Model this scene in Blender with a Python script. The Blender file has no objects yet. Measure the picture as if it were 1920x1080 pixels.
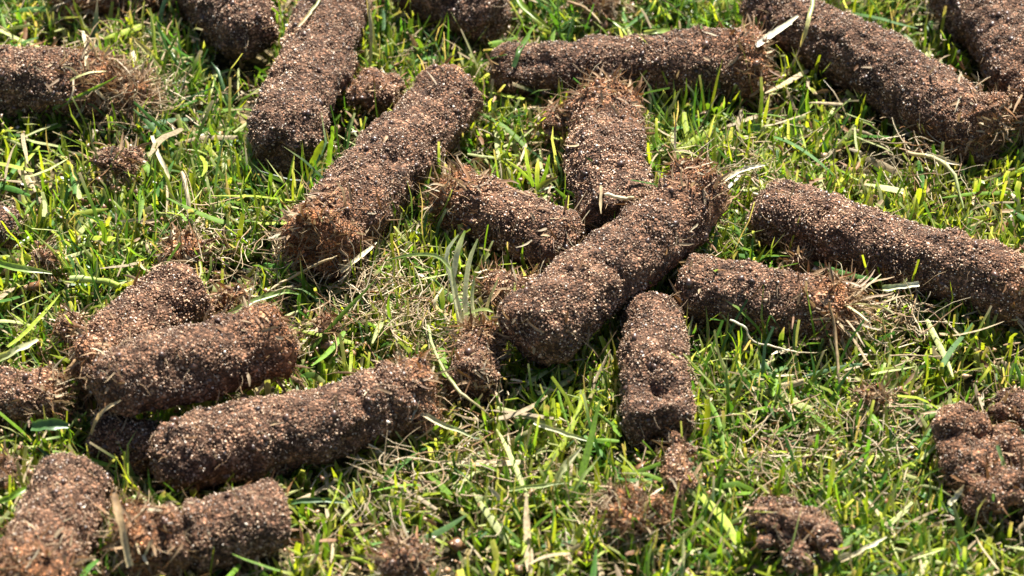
import bpy, math
import numpy as np
from mathutils import Vector

# ------------------------------------------------------------------ camera, sky, sun, exposure
scene = bpy.context.scene
PITCH = math.radians(42.0)
DIST = 0.545
FOCUS = Vector((0.0, 0.0, 0.008))
SENSOR, LENS = 36.0, 97.0
cam_data = bpy.data.cameras.new('camera')
cam = bpy.data.objects.new('camera', cam_data)
scene.collection.objects.link(cam)
cam_data.lens = LENS
cam_data.sensor_width = SENSOR
cam_data.clip_start = 0.02
cam_data.clip_end = 200.0
cam.location = FOCUS + Vector((0, -math.cos(PITCH), math.sin(PITCH))) * DIST
cam.rotation_euler = (math.pi / 2 - PITCH, 0, 0)
cam_data.dof.use_dof = True
cam_data.dof.focus_distance = DIST + 0.006
cam_data.dof.aperture_fstop = 24.0
scene.camera = cam

SUN_ELEV = math.radians(54.0)
SUN_AZ = math.radians(20.0)          # from straight behind the scene towards the right
world = bpy.data.worlds.new('World')
scene.world = world
world.use_nodes = True
wn = world.node_tree
sky = wn.nodes.new('ShaderNodeTexSky')
sky.sky_type = 'NISHITA'
sky.sun_disc = False
sky.sun_elevation = SUN_ELEV
sky.sun_rotation = SUN_AZ
wn.nodes['Background'].inputs['Strength'].default_value = 0.05
wn.links.new(sky.outputs['Color'], wn.nodes['Background'].inputs['Color'])
sun_data = bpy.data.lights.new('sun', 'SUN')
sun_data.energy = 5.0
sun_data.angle = math.radians(0.53)
sun_data.color = (1.0, 0.95, 0.87)
sun = bpy.data.objects.new('sun', sun_data)
scene.collection.objects.link(sun)
SUN_DIR = Vector((math.cos(SUN_ELEV) * math.sin(SUN_AZ), math.cos(SUN_ELEV) * math.cos(SUN_AZ), math.sin(SUN_ELEV)))
sun.rotation_euler = SUN_DIR.to_track_quat('Z', 'Y').to_euler()
sun.location = SUN_DIR * 3
scene.view_settings.view_transform = 'Standard'
scene.view_settings.look = 'None'
scene.view_settings.exposure = 1.78
scene.view_settings.gamma = 1.0
scene.view_settings.use_curve_mapping = False
scene.cycles.max_bounces = 8
scene.cycles.transparent_max_bounces = 4

# ------------------------------------------------------------------ helpers
RNG = np.random.default_rng(7)
CAMP = np.array(cam.location)
FPX = LENS / SENSOR * 1920.0
FWD = np.array((0, math.cos(PITCH), -math.sin(PITCH)))
UP = np.array((0, math.sin(PITCH), math.cos(PITCH)))
RIGHT = np.array((1.0, 0, 0))


def ray(px, py):
    d = FWD + RIGHT * ((px - 960) / FPX) - UP * ((py - 540) / FPX)
    return d / np.linalg.norm(d)


def at(px, py, z):
    d = ray(px, py)
    return CAMP + d * ((z - CAMP[2]) / d[2])


def px_size(p):
    return float(np.dot(p - CAMP, FWD)) / FPX


def hash3(i, j, k, seed):
    h = (i.astype(np.int64) * 374761393 + j.astype(np.int64) * 668265263 + k.astype(np.int64) * 2147483647 + seed * 1274126177) & 0x7fffffff
    h = ((h ^ (h >> 13)) * 1274126177) & 0x7fffffff
    h = ((h ^ (h >> 16)) * 668265263) & 0x7fffffff
    return ((h ^ (h >> 15)) & 0xffffff) / float(0xffffff) * 2 - 1


def noise(P, wavelength, seed=0):
    """value noise in -1..1 at points P (n,3)"""
    Q = np.asarray(P) / wavelength + 1000.0
    I = np.floor(Q).astype(np.int64)
    f = Q - I
    f = f * f * (3 - 2 * f)
    out = 0
    for a in (0, 1):
        wa = f[..., 0] if a else 1 - f[..., 0]
        for b in (0, 1):
            wb = f[..., 1] if b else 1 - f[..., 1]
            for c in (0, 1):
                wc = f[..., 2] if c else 1 - f[..., 2]
                out = out + wa * wb * wc * hash3(I[..., 0] + a, I[..., 1] + b, I[..., 2] + c, seed)
    return out


def norm(v):
    return v / np.maximum(np.linalg.norm(v, axis=-1, keepdims=True), 1e-12)


def build(name, V, F, mat, parent=None, C=None, smooth=False, origin=None):
    """one mesh object from numpy arrays; F (m,3) or (m,4)"""
    V = np.asarray(V, dtype=np.float32).reshape(-1, 3)
    if origin is not None:
        V = V - np.asarray(origin, dtype=np.float32)
    F = np.asarray(F, dtype=np.int32)
    me = bpy.data.meshes.new(name)
    k = F.shape[1]
    me.vertices.add(len(V))
    me.vertices.foreach_set('co', V.ravel())
    me.loops.add(F.size)
    me.loops.foreach_set('vertex_index', F.ravel())
    me.polygons.add(len(F))
    me.polygons.foreach_set('loop_start', np.arange(0, F.size, k, dtype=np.int32))
    if smooth:
        me.polygons.foreach_set('use_smooth', np.ones(len(F), dtype=bool))
    if C is not None:
        C = np.asarray(C, dtype=np.float32).reshape(-1, 3)
        at_ = me.attributes.new('Col', 'FLOAT_COLOR', 'POINT')
        at_.data.foreach_set('color', np.concatenate([C, np.ones((len(C), 1), np.float32)], 1).ravel())
    me.update(calc_edges=True)
    me.materials.append(mat)
    o = bpy.data.objects.new(name, me)
    scene.collection.objects.link(o)
    if parent is not None:
        o.parent = parent
    elif origin is not None:
        o.location = origin
    return o


def thing(name, label, cat, loc, group=None):
    o = bpy.data.objects.new(name, None)
    scene.collection.objects.link(o)
    o.empty_display_size = 0.005
    o.location = loc
    o['label'] = label
    o['category'] = cat
    if group:
        o['group'] = group
    return o


def tag(o, label, cat, group=None):
    o['label'] = label
    o['category'] = cat
    if group:
        o['group'] = group
    return o


def join(parts):
    Vs, Fs, Cs, n = [], [], [], 0
    for V, F, C in parts:
        V = V.reshape(-1, 3)
        Vs.append(V); Fs.append(F + n); Cs.append(np.asarray(C).reshape(-1, 3)); n += len(V)
    return np.concatenate(Vs), np.concatenate(Fs), np.concatenate(Cs)


def tri(F):
    return np.concatenate([F[:, [0, 1, 2]], F[:, [0, 2, 3]]]) if F.shape[1] == 4 else F


def ribbons(P, W, side, fold, C):
    """P (N,S,3) centre lines, W (N,S) half widths, side (N,S,3), fold = depth of the V relative to W, C (N,S,3)"""
    N, S, _ = P.shape
    T = np.gradient(P, axis=1)
    T = norm(T)
    side = norm(side - T * np.sum(side * T, -1, keepdims=True))
    nrm = np.cross(side, T)
    fo = np.asarray(fold).reshape(-1, 1, 1) if np.ndim(fold) else fold
    L = P - side * W[..., None] + nrm * (W[..., None] * fo)
    R = P + side * W[..., None] + nrm * (W[..., None] * fo)
    V = np.stack([L, P, R], 2)
    idx = np.arange(N * S * 3).reshape(N, S, 3)
    a = idx[:, :-1, :-1]; b = idx[:, :-1, 1:]; c = idx[:, 1:, 1:]; d = idx[:, 1:, :-1]
    F = np.stack([a, b, c, d], -1).reshape(-1, 4)
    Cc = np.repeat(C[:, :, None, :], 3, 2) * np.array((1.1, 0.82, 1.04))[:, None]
    return V.reshape(-1, 3), F, Cc.reshape(-1, 3)


def flat_ribbons(P, W, side, C):
    N, S, _ = P.shape
    T = norm(np.gradient(P, axis=1))
    side = norm(side - T * np.sum(side * T, -1, keepdims=True))
    V = np.stack([P - side * W[..., None], P + side * W[..., None]], 2)
    idx = np.arange(N * S * 2).reshape(N, S, 2)
    F = np.stack([idx[:, :-1, 0], idx[:, :-1, 1], idx[:, 1:, 1], idx[:, 1:, 0]], -1).reshape(-1, 4)
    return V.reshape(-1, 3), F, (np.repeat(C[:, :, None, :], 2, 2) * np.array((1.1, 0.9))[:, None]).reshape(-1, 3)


def tubes(P, R, C, k=3):
    N, S, _ = P.shape
    T = norm(np.gradient(P, axis=1))
    ref = np.where(np.abs(T[..., 2:3]) > 0.8, np.array([1.0, 0, 0]), np.array([0, 0, 1.0]))
    n1 = norm(np.cross(T, ref)); n2 = np.cross(T, n1)
    ang = np.arange(k) / k * 2 * math.pi
    V = P[:, :, None] + R[:, :, None, None] * (n1[:, :, None] * np.cos(ang)[:, None] + n2[:, :, None] * np.sin(ang)[:, None])
    idx = np.arange(N * S * k).reshape(N, S, k)
    nx = np.roll(idx, -1, 2)
    F = np.stack([idx[:, :-1], nx[:, :-1], nx[:, 1:], idx[:, 1:]], -1).reshape(-1, 4)
    return V.reshape(-1, 3), F, np.repeat(C[:, :, None, :], k, 2).reshape(-1, 3)


OCT_D = np.array([(1, 0, 0), (-1, 0, 0), (0, 1, 0), (0, -1, 0), (0, 0, 1), (0, 0, -1)], float)
OCT_F = np.array([(0, 2, 4), (2, 1, 4), (1, 3, 4), (3, 0, 4), (2, 0, 5), (1, 2, 5), (3, 1, 5), (0, 3, 5)])
g_ = (1 + 5 ** .5) / 2
ICO_D = norm(np.array([(-1, g_, 0), (1, g_, 0), (-1, -g_, 0), (1, -g_, 0), (0, -1, g_), (0, 1, g_), (0, -1, -g_), (0, 1, -g_), (g_, 0, -1), (g_, 0, 1), (-g_, 0, -1), (-g_, 0, 1)]))
ICO_F = np.array([(0, 11, 5), (0, 5, 1), (0, 1, 7), (0, 7, 10), (0, 10, 11), (1, 5, 9), (5, 11, 4), (11, 10, 2), (10, 7, 6), (7, 1, 8), (3, 9, 4), (3, 4, 2), (3, 2, 6), (3, 6, 8), (3, 8, 9), (4, 9, 5), (2, 4, 11), (6, 2, 10), (8, 6, 7), (9, 8, 1)])


def rand_rot(n, rng):
    q = norm(rng.normal(size=(n, 4)))
    w, x, y, z = q.T
    return np.stack([1 - 2 * (y * y + z * z), 2 * (x * y - z * w), 2 * (x * z + y * w), 2 * (x * y + z * w), 1 - 2 * (x * x + z * z), 2 * (y * z - x * w), 2 * (x * z - y * w), 2 * (y * z + x * w), 1 - 2 * (x * x + y * y)], -1).reshape(n, 3, 3)


def grains(P, R, C, rng, ico=False):
    D, FF = (ICO_D, ICO_F) if ico else (OCT_D, OCT_F)
    n = len(P)
    V = D[None] * rng.uniform(0.6, 1.35, (n, len(D), 1)) * rng.uniform(0.65, 1.3, (n, 1, 3))
    V = np.einsum('nij,nkj->nki', rand_rot(n, rng), V) * R[:, None, None] + P[:, None]
    F = (FF[None] + (np.arange(n) * len(D))[:, None, None]).reshape(-1, 3)
    return V.reshape(-1, 3), F, np.repeat(C[:, None], len(D), 1).reshape(-1, 3)


def sample(V, F, n, rng):
    t = tri(F)
    a, b, c = V[t[:, 0]], V[t[:, 1]], V[t[:, 2]]
    cr = np.cross(b - a, c - a)
    ar = np.linalg.norm(cr, axis=1)
    i = rng.choice(len(t), n, p=ar / ar.sum())
    u, v = rng.random(n), rng.random(n)
    s = u + v > 1
    u[s] = 1 - u[s]; v[s] = 1 - v[s]
    return a[i] + (b[i] - a[i]) * u[:, None] + (c[i] - a[i]) * v[:, None], norm(cr[i])


def area(V, F):
    t = tri(F)
    return 0.5 * np.linalg.norm(np.cross(V[t[:, 1]] - V[t[:, 0]], V[t[:, 2]] - V[t[:, 0]]), axis=1).sum()


# ------------------------------------------------------------------ materials
def new_mat(name):
    m = bpy.data.materials.new(name)
    m.use_nodes = True
    return m, m.node_tree.nodes, m.node_tree.links, m.node_tree.nodes['Principled BSDF']


def attr_mat(name, rough, spec, transl=0.0, tr_gain=(1.2, 1.2, 0.9), var=0.25, scale=900):
    m, N, L, B = new_mat(name)
    a = N.new('ShaderNodeAttribute'); a.attribute_name = 'Col'
    tc = N.new('ShaderNodeTexCoord')
    nz = N.new('ShaderNodeTexNoise'); nz.inputs['Scale'].default_value = scale; nz.inputs['Detail'].default_value = 3
    L.new(tc.outputs['Object'], nz.inputs['Vector'])
    mr = N.new('ShaderNodeMapRange')
    mr.inputs['From Min'].default_value = 0.25; mr.inputs['From Max'].default_value = 0.75
    mr.inputs['To Min'].default_value = 1 - var; mr.inputs['To Max'].default_value = 1 + var
    L.new(nz.outputs['Fac'], mr.inputs['Value'])
    mx = N.new('ShaderNodeVectorMath'); mx.operation = 'SCALE'
    L.new(a.outputs['Color'], mx.inputs[0]); L.new(mr.outputs['Result'], mx.inputs['Scale'])
    L.new(mx.outputs['Vector'], B.inputs['Base Color'])
    B.inputs['Roughness'].default_value = rough
    B.inputs['Specular IOR Level'].default_value = spec
    if transl:
        t = N.new('ShaderNodeBsdfTranslucent')
        tm = N.new('ShaderNodeVectorMath'); tm.operation = 'MULTIPLY'; tm.inputs[1].default_value = tr_gain
        L.new(mx.outputs['Vector'], tm.inputs[0]); L.new(tm.outputs['Vector'], t.inputs['Color'])
        s = N.new('ShaderNodeMixShader'); s.inputs['Fac'].default_value = transl
        L.new(B.outputs['BSDF'], s.inputs[1]); L.new(t.outputs['BSDF'], s.inputs[2])
        L.new(s.outputs['Shader'], N['Material Output'].inputs['Surface'])
    return m


def soil_mat(name, dark, mid, light, scale, cells=0, rusty=False):
    m, N, L, B = new_mat(name)
    tc = N.new('ShaderNodeTexCoord')
    nz = N.new('ShaderNodeTexNoise'); nz.inputs['Scale'].default_value = scale; nz.inputs['Detail'].default_value = 6; nz.inputs['Roughness'].default_value = 0.7
    L.new(tc.outputs['Object'], nz.inputs['Vector'])
    r = N.new('ShaderNodeValToRGB')
    e = r.color_ramp.elements
    e[0].position = 0.36; e[0].color = (*dark, 1)
    e[1].position = 0.68; e[1].color = (*light, 1)
    k = e.new(0.5); k.color = (*mid, 1)
    L.new(nz.outputs['Fac'], r.inputs['Fac'])
    col = r.outputs['Color']
    B.inputs['Roughness'].default_value = 0.85
    B.inputs['Specular IOR Level'].default_value = 0.25
    bp = N.new('ShaderNodeBump'); bp.inputs['Strength'].default_value = 0.9; bp.inputs['Distance'].default_value = 0.0006
    n2 = N.new('ShaderNodeTexNoise'); n2.inputs['Scale'].default_value = scale * 3; n2.inputs['Detail'].default_value = 4
    L.new(tc.outputs['Object'], n2.inputs['Vector'])
    height = n2.outputs['Fac']
    if cells:
        vo = N.new('ShaderNodeTexVoronoi'); vo.inputs['Scale'].default_value = cells
        L.new(tc.outputs['Object'], vo.inputs['Vector'])
        sp = N.new('ShaderNodeSeparateColor'); L.new(vo.outputs['Color'], sp.inputs['Color'])
        cr = N.new('ShaderNodeValToRGB'); ce = cr.color_ramp.elements
        ce[0].position = 0.0; ce[0].color = (0.45, 0.45, 0.45, 1)
        ce[1].position = 1.0; ce[1].color = (4.2, 4.2, 4.4, 1)
        k = ce.new(0.75); k.color = (1.5, 1.5, 1.5, 1)
        L.new(sp.outputs['Red'], cr.inputs['Fac'])
        mm = N.new('ShaderNodeVectorMath'); mm.operation = 'MULTIPLY'
        L.new(col, mm.inputs[0]); L.new(cr.outputs['Color'], mm.inputs[1])
        col = mm.outputs['Vector']
        ad = N.new('ShaderNodeMath'); ad.operation = 'SUBTRACT'
        L.new(height, ad.inputs[0]); L.new(vo.outputs['Distance'], ad.inputs[1])
        height = ad.outputs['Value']
    if rusty:
        a = N.new('ShaderNodeAttribute'); a.attribute_name = 'Col'
        s2 = N.new('ShaderNodeSeparateColor'); L.new(a.outputs['Color'], s2.inputs['Color'])
        mt = N.new('ShaderNodeVectorMath'); mt.operation = 'MULTIPLY'; mt.inputs[1].default_value = (2.3, 1.75, 1.1)
        L.new(col, mt.inputs[0])
        mx = N.new('ShaderNodeMix'); mx.data_type = 'RGBA'
        L.new(s2.outputs['Red'], mx.inputs['Factor']); L.new(col, mx.inputs['A']); L.new(mt.outputs['Vector'], mx.inputs['B'])
        col = mx.outputs['Result']
    L.new(col, B.inputs['Base Color'])
    L.new(height, bp.inputs['Height']); L.new(bp.outputs['Normal'], B.inputs['Normal'])
    return m


M_SOIL = soil_mat('moist_soil', (0.026, 0.013, 0.007), (0.070, 0.036, 0.020), (0.14, 0.077, 0.045), 260, 2100, True)
M_GROUND = soil_mat('lawn_ground', (0.015, 0.013, 0.005), (0.040, 0.032, 0.012), (0.09, 0.066, 0.030), 180, 900)
M_GRAIN = attr_mat('sand_grain', 0.38, 0.55, 0.0, var=0.2, scale=2500)
M_ROOT = attr_mat('root_fibre', 0.6, 0.35, 0.2, (1.1, 1.0, 0.8))
M_STRAW = attr_mat('dry_straw', 0.5, 0.4, 0.25, (1.1, 1.0, 0.8), var=0.35, scale=1500)
M_PALE = attr_mat('pale_leaf', 0.42, 0.4, 0.5, (1.25, 1.25, 1.0), var=0.25, scale=1500)
M_CLIP = attr_mat('cut_grass', 0.6, 0.25, 0.3, (1.2, 1.15, 0.7), var=0.4, scale=1400)
M_GRASS = attr_mat('grass_leaf', 0.36, 0.5, 0.45, (1.7, 1.55, 0.6), var=0.22, scale=1200)

# ------------------------------------------------------------------ ground
# grid spaced finely under the view and coarsely out to the horizon: one sheet
def axis_grid(lim, step, far):
    a = np.arange(-lim, lim + 1e-9, step)
    out = lim * np.geomspace(1.15, far / lim, 28)
    return np.concatenate([-out[::-1], a, out])


gx = axis_grid(0.22, 0.004, 150.0); gy = axis_grid(0.22, 0.004, 150.0)
GX, GY = np.meshgrid(gx, gy, indexing='ij')
GP = np.stack([GX, GY, np.zeros_like(GX)], -1)


def ground_z(P):
    Q = np.array(P, float); Q[..., 2] = 0
    near = np.clip(1.6 - np.linalg.norm(Q[..., :2], axis=-1) / 0.3, 0, 1)
    return near * (0.0009 * noise(Q, 0.022, 3) + 0.0005 * noise(Q, 0.007, 4)) + 0.0


GP[..., 2] = ground_z(GP)
ni, nj = GX.shape
gi = np.arange(ni * nj).reshape(ni, nj)
GF = np.stack([gi[:-1, :-1], gi[1:, :-1], gi[1:, 1:], gi[:-1, 1:]], -1).reshape(-1, 4)
ground = build('ground', GP, GF, M_GROUND, smooth=True)
ground['kind'] = 'structure'

# ------------------------------------------------------------------ soil colours
PAL = np.array([(0.070, 0.034, 0.018), (0.128, 0.070, 0.039), (0.282, 0.170, 0.098), (0.50, 0.345, 0.220), (0.70, 0.60, 0.48)])


def grain_col(n, rng, orange, bright=1.0):
    """colours for n grains; orange (n,) 0..1 pulls towards rusty thatch brown"""
    k = rng.choice(5, n, p=[0.11, 0.27, 0.34, 0.22, 0.06])
    c = PAL[k] * rng.uniform(0.7, 1.3, (n, 1)) * bright
    rust = np.array((0.32, 0.135, 0.050)) * rng.uniform(0.35, 1.4, (n, 1))
    o = np.asarray(orange)[:, None]
    return c * (1 - o) + rust * o


CAPS = []          # (A, B, rA, rB) axis and radii of everything grass has to get out of the way of


def fibre_lines(P, D, length, rng, S=7, wig=0.5, droop=0.0):
    """curly lines from P along D"""
    n = len(P)
    ds = (length / (S - 1))[:, None]
    X = np.zeros((n, S, 3)); X[:, 0] = P
    d = norm(D)
    turn = rng.normal(size=(n, 3)) * wig * 0.5
    for s in range(1, S):
        d = norm(d + turn * 0.5 + rng.normal(size=(n, 3)) * wig * 0.35 + np.array([0, 0, -droop]))
        X[:, s] = X[:, s - 1] + d * ds
    return X


TAN = np.array([(0.46, 0.34, 0.20), (0.36, 0.23, 0.12), (0.24, 0.12, 0.05), (0.55, 0.46, 0.30)])


def dress(root, V, F, origin, rng, fib_w, rust_w, density=1.0, hair=140, bright=1.0, flakes=260, t=None):
    """sand grains, soil crumbs, root hairs on a soil body; fib_w(P) gives 0..1 how rooty, rust_w(P) how rusty"""
    A = area(V, F)
    n = int(A * 1e6 * 4.6 * density)
    P, Nn = sample(V, F, n, rng)
    keep = (Nn[:, 2] > -0.12) | (rng.random(n) < 0.05)
    P, Nn = P[keep], Nn[keep]
    n = len(P)
    rw = np.clip(rust_w(P) * rng.uniform(0.5, 1.4, n), 0, 0.92)
    dust = np.clip(noise(P, 0.013, 21) * 0.8 + noise(P, 0.005, 22) * 0.5 + 0.25, 0, 1)
    damp = np.clip(noise(P, 0.010, 23) * 1.3 - 0.35, 0, 1)
    C = grain_col(n, rng, rw, bright) * (0.72 + 0.75 * dust[:, None]) * (1 - 0.55 * damp[:, None])
    R = np.clip(rng.lognormal(math.log(0.000168), 0.27, n), 0.0001, 0.00042)
    P2 = P + Nn * (R * rng.uniform(-0.3, 0.9, n) + 0.00026 * noise(P, 0.0012, 24) + 0.00022 * noise(P, 0.0024, 25))[:, None]
    big = R > 0.00038
    pa = [grains(P2[~big], R[~big], C[~big], rng), grains(P2[big], R[big], C[big], rng, True)]
    # darker crumbs of soil
    nc = int(A * 1e6 * 0.03)
    Pc, Nc = sample(V, F, nc, rng)
    Rc = rng.uniform(0.0004, 0.0009, nc)
    Cc = np.array((0.055, 0.028, 0.017)) * rng.uniform(0.5, 1.7, (nc, 1)) * (1 - 0.5 * rust_w(Pc)[:, None]) + np.array((0.12, 0.05, 0.018)) * 0.8 * rust_w(Pc)[:, None]
    pa.append(grains(Pc + Nc * (Rc * -0.15)[:, None], Rc, Cc, rng, True))
    gV, gF, gC = join(pa)
    o = build('sand_grain_coat', gV, gF, M_GRAIN, root, gC, origin=origin)
    o['kind'] = 'stuff'
    # root hairs and flakes of thatch
    pr = []
    Ph, Nh = sample(V, F, hair * 5, rng)
    pick = rng.random(len(Ph)) < (0.1 + 0.9 * fib_w(Ph))
    Ph, Nh = Ph[pick], Nh[pick]
    if len(Ph):
        m = len(Ph)
        fw = fib_w(Ph)
        ln = rng.uniform(0.0015, 0.0045, m) * (1 + 1.1 * fw)
        tang = norm(rng.normal(size=(m, 3)))
        D = norm(Nh * (0.25 + 0.6 * rng.random((m, 1))) + tang * 0.9)
        X = fibre_lines(Ph, D, ln, rng, 5, 0.65, 0.08)
        Rr = np.linspace(1, 0.5, 5)[None] * rng.uniform(0.00004, 0.00010, (m, 1))
        Cr = TAN[rng.choice(4, m, p=[.3, .35, .25, .1])] * rng.uniform(0.5, 1.15, (m, 1))
        v, f, c = tubes(X, Rr, np.repeat(Cr[:, None], 5, 1))
        pr.append((v, f, c))
    Pf, Nf = sample(V, F, flakes * 12, rng)
    pick = rng.random(len(Pf)) < (0.8 * fib_w(Pf) - 0.01)
    Pf, Nf = Pf[pick][:flakes * 4], Nf[pick][:flakes * 4]
    if len(Pf):
        m = len(Pf)
        D = norm(Nf * rng.uniform(0.0, 0.9, (m, 1)) + norm(rng.normal(size=(m, 3))))
        X = fibre_lines(Pf + Nf * 0.0002, D, rng.uniform(0.0013, 0.0048, m), rng, 4, 0.35, 0.0)
        W = np.array([0.7, 1, 0.8, 0.25])[None] * rng.uniform(0.00010, 0.00036, (m, 1))
        sd = np.repeat(norm(np.cross(D, Nf) + 0.3 * rng.normal(size=(m, 3)))[:, None], 4, 1)
        Cf = TAN[rng.choice(4, m, p=[.22, .33, .38, .07])] * rng.uniform(0.45, 1.1, (m, 1))
        pr.append(ribbons(X, W, sd, 0.4, np.repeat(Cf[:, None], 4, 1)))
    if pr:
        rV, rF, rC = join(pr)
        o = build('root_hair_mat', rV, rF, M_ROOT, root, rC, origin=origin)
        o['kind'] = 'stuff'


def straw_parts(root, origin, base, axis, n, spread, lmin, lmax, rad, rng, green=0.15, wide=1.0):
    """separate straws sticking out of a frayed end"""
    for i in range(n):
        off = rng.normal(size=3) * rad * 0.42
        off -= axis * np.dot(off, axis)
        D = norm(axis + rng.normal(size=3) * spread + np.array([0, 0, 0.05]))
        X = fibre_lines((base + off - axis * 0.003)[None], D[None], np.array([rng.uniform(lmin, lmax)]), rng, 9, 0.30, 0.03)
        X[..., 2] = np.maximum(X[..., 2], 0.0025)
        w = rng.uniform(0.00014, 0.00042) * wide
        W = (np.array([.8, 1, 1, 1, .95, .9, .8, .6, .2])[None]) * w
        if rng.random() < green:
            c0, c1 = np.array((0.34, 0.36, 0.12)), np.array((0.5, 0.47, 0.24))
        else:
            c0 = TAN[rng.choice(4)] * rng.uniform(0.75, 1.1); c1 = TAN[rng.choice([0, 3, 1])] * rng.uniform(0.7, 1.1)
        tt = np.linspace(0, 1, 9)[None, :, None]
        v, f, c = ribbons(X, W, np.repeat(norm(np.cross(D, (0, 0, 1.0)) + rng.normal(size=3) * 0.5)[None, None], 9, 1), rng.uniform(0.2, 0.8), c0 * (1 - tt) + c1 * tt)
        build('straw', v, f, M_STRAW, root, c, smooth=True, origin=origin)


LIFT = 0.0022
CORE_GROUP = 'soil cores lying on the turf'


def soil_core(label, A, B, thick, zA=None, zB=None, ends=('round', 'round'), taper=(1, 1), bend=(0, 0), rusty=(0, 0), rooty=(0, 0), straws=(0, 0), spread=0.35,
              slen=(0.005, 0.011), cracks=(), notch=None, seed=0, bright=1.0, rough=1.0, hair=140, density=1.0, twide=1.0, extra=None):
    rng = np.random.default_rng(100 + seed)
    cracks = tuple(cracks) or tuple((rng.uniform(.12, .88), rng.uniform(.03, .10)) for _ in range(rng.integers(1, 4)))
    bend = (bend[0] + rng.uniform(-.12, .12), bend[1] + rng.uniform(-.05, .05))
    mid = at((A[0] + B[0]) / 2, (A[1] + B[1]) / 2, 0.01)
    r = thick / 2 * px_size(mid) * 0.955
    zA = r * taper[0] + LIFT if zA is None else zA
    zB = r * taper[1] + LIFT if zB is None else zB
    a, b = at(*A, zA), at(*B, zB)
    ax = b - a
    Ln = np.linalg.norm(ax); t = ax / Ln
    n1 = norm(np.cross(t, (0, 0, 1.0))); n2 = np.cross(n1, t)
    step = 0.00065
    bright = bright * rng.uniform(.86, 1.1)
    nb = max(6, int(Ln / step)); nv = int(2 * math.pi * r / step)
    cap = min(0.42 * r, Ln * 0.3)

    def end_rings(kind):
        if kind == 'dome':
            ph = np.linspace(0, math.pi / 2, 18)
            dc = min(0.95 * r, Ln * 0.4)
            return [(-dc + dc * math.sin(p), max(math.cos(p) ** 0.8, 0.01)) for p in ph]
        if kind == 'round':
            ph = np.linspace(0, math.pi / 2, 12)
            return [(-cap + cap * math.sin(p), max(math.cos(p) ** 0.62, 0.01)) for p in ph]
        if kind == 'concave':
            return [(-0.25 * r, 1.0), (-0.1 * r, 1.0), (0, 0.97), (0.0, 0.88), (-0.1 * r, 0.75), (-0.22 * r, 0.6), (-0.32 * r, 0.45), (-0.38 * r, 0.3), (-0.4 * r, 0.15), (-0.4 * r, 0.01)]
        return [(-0.3 * r, 1.0), (-0.15 * r, 0.99), (-0.05 * r, 0.95), (0, 0.87), (0.03 * r, 0.75), (0.05 * r, 0.6), (0.06 * r, 0.45), (0.07 * r, 0.3), (0.08 * r, 0.15), (0.08 * r, 0.01)]

    e0 = [(-p, f) for p, f in end_rings(ends[0])][::-1]
    e1 = [(Ln + p, f) for p, f in end_rings(ends[1])]
    s0, s1 = e0[-1][0], e1[0][0]
    nb = max(3, int((s1 - s0) / step))
    body = [(s0 + (s1 - s0) * i / nb, 1.0) for i in range(1, nb)]
    rings = e0 + body + e1
    S = np.array([q[0] for q in rings]); Fq = np.array([q[1] for q in rings])
    u = np.clip(S / Ln, 0, 1)
    tp = taper[0] + (taper[1] - taper[0]) * (u * u * (3 - 2 * u))
    th = np.arange(nv) / nv * 2 * math.pi
    ctr = a + t * S[:, None] + (n1 * bend[0] + n2 * bend[1]) * (np.sin(u * math.pi) * r)[:, None]
    rad = norm(n1 * np.cos(th)[:, None] + n2 * np.sin(th)[:, None])
    sd = seed * 17 + 5
    P0 = ctr[:, None] + rad[None] * (r * tp * Fq)[:, None, None]
    ctrw = np.array([noise(np.stack([S, S * 0 + k * 3.1, S * 0], -1), 0.011, sd + k) for k in range(2)])
    P0 = P0 + (n1 * ctrw[0][:, None] + n2 * ctrw[1][:, None])[:, None] * 0.09 * r
    Q = P0.reshape(-1, 3)
    d = 0.085 * r * noise(Q, 0.0095, sd + 2) + 0.04 * r * noise(Q, 0.0045, sd + 8) + 0.00062 * rough * noise(Q, 0.0034, sd + 3) + 0.00052 * rough * noise(Q, 0.0017, sd + 4) + 0.00028 * rough * noise(Q, 0.0009, sd + 6)
    pit = noise(Q, 0.0042, sd + 9)
    d -= 0.0016 * rough * np.clip(pit - 0.42, 0, 1)
    rw_ = np.repeat(np.clip(rooty[0] * np.exp(-u * Ln / (0.6 * r)) + rooty[1] * np.exp(-(1 - u) * Ln / (0.6 * r)), 0, 1), nv)
    d += rw_ * (0.0012 * noise(Q, 0.0030, sd + 17) + 0.0008 * noise(Q, 0.0014, sd + 18) - 0.0003)
    d = d.reshape(len(S), nv)
    for cpos, cdep in cracks:
        wob = noise(np.stack([np.cos(th) * 0.01, np.sin(th) * 0.01, th * 0 + cpos], -1), 0.006, sd + 11) * 0.0012
        d -= cdep * r * np.exp(-((S[:, None] - cpos * Ln - wob[None]) / 0.0006) ** 2)
    dirv = np.repeat(rad[None], len(S), 0) * np.clip(Fq * 1.5, 0, 1)[:, None, None]
    endw = (1 - Fq)[:, None, None] * np.where(u < .5, -1, 1)[:, None, None] * t
    Pn = P0 + (dirv + endw) * d[..., None]
    # ragged ends
    ew = np.exp(-np.minimum(S - S[0], S[-1] - S) / (0.35 * r))
    rag = noise(Q, 0.004, sd + 13).reshape(len(S), nv) * 0.19 * r + noise(Q, 0.0018, sd + 14).reshape(len(S), nv) * 0.08 * r
    Pn = Pn + t * (ew[:, None] * rag)[..., None] * np.where(u < .5, -1, 1)[:, None, None]
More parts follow.
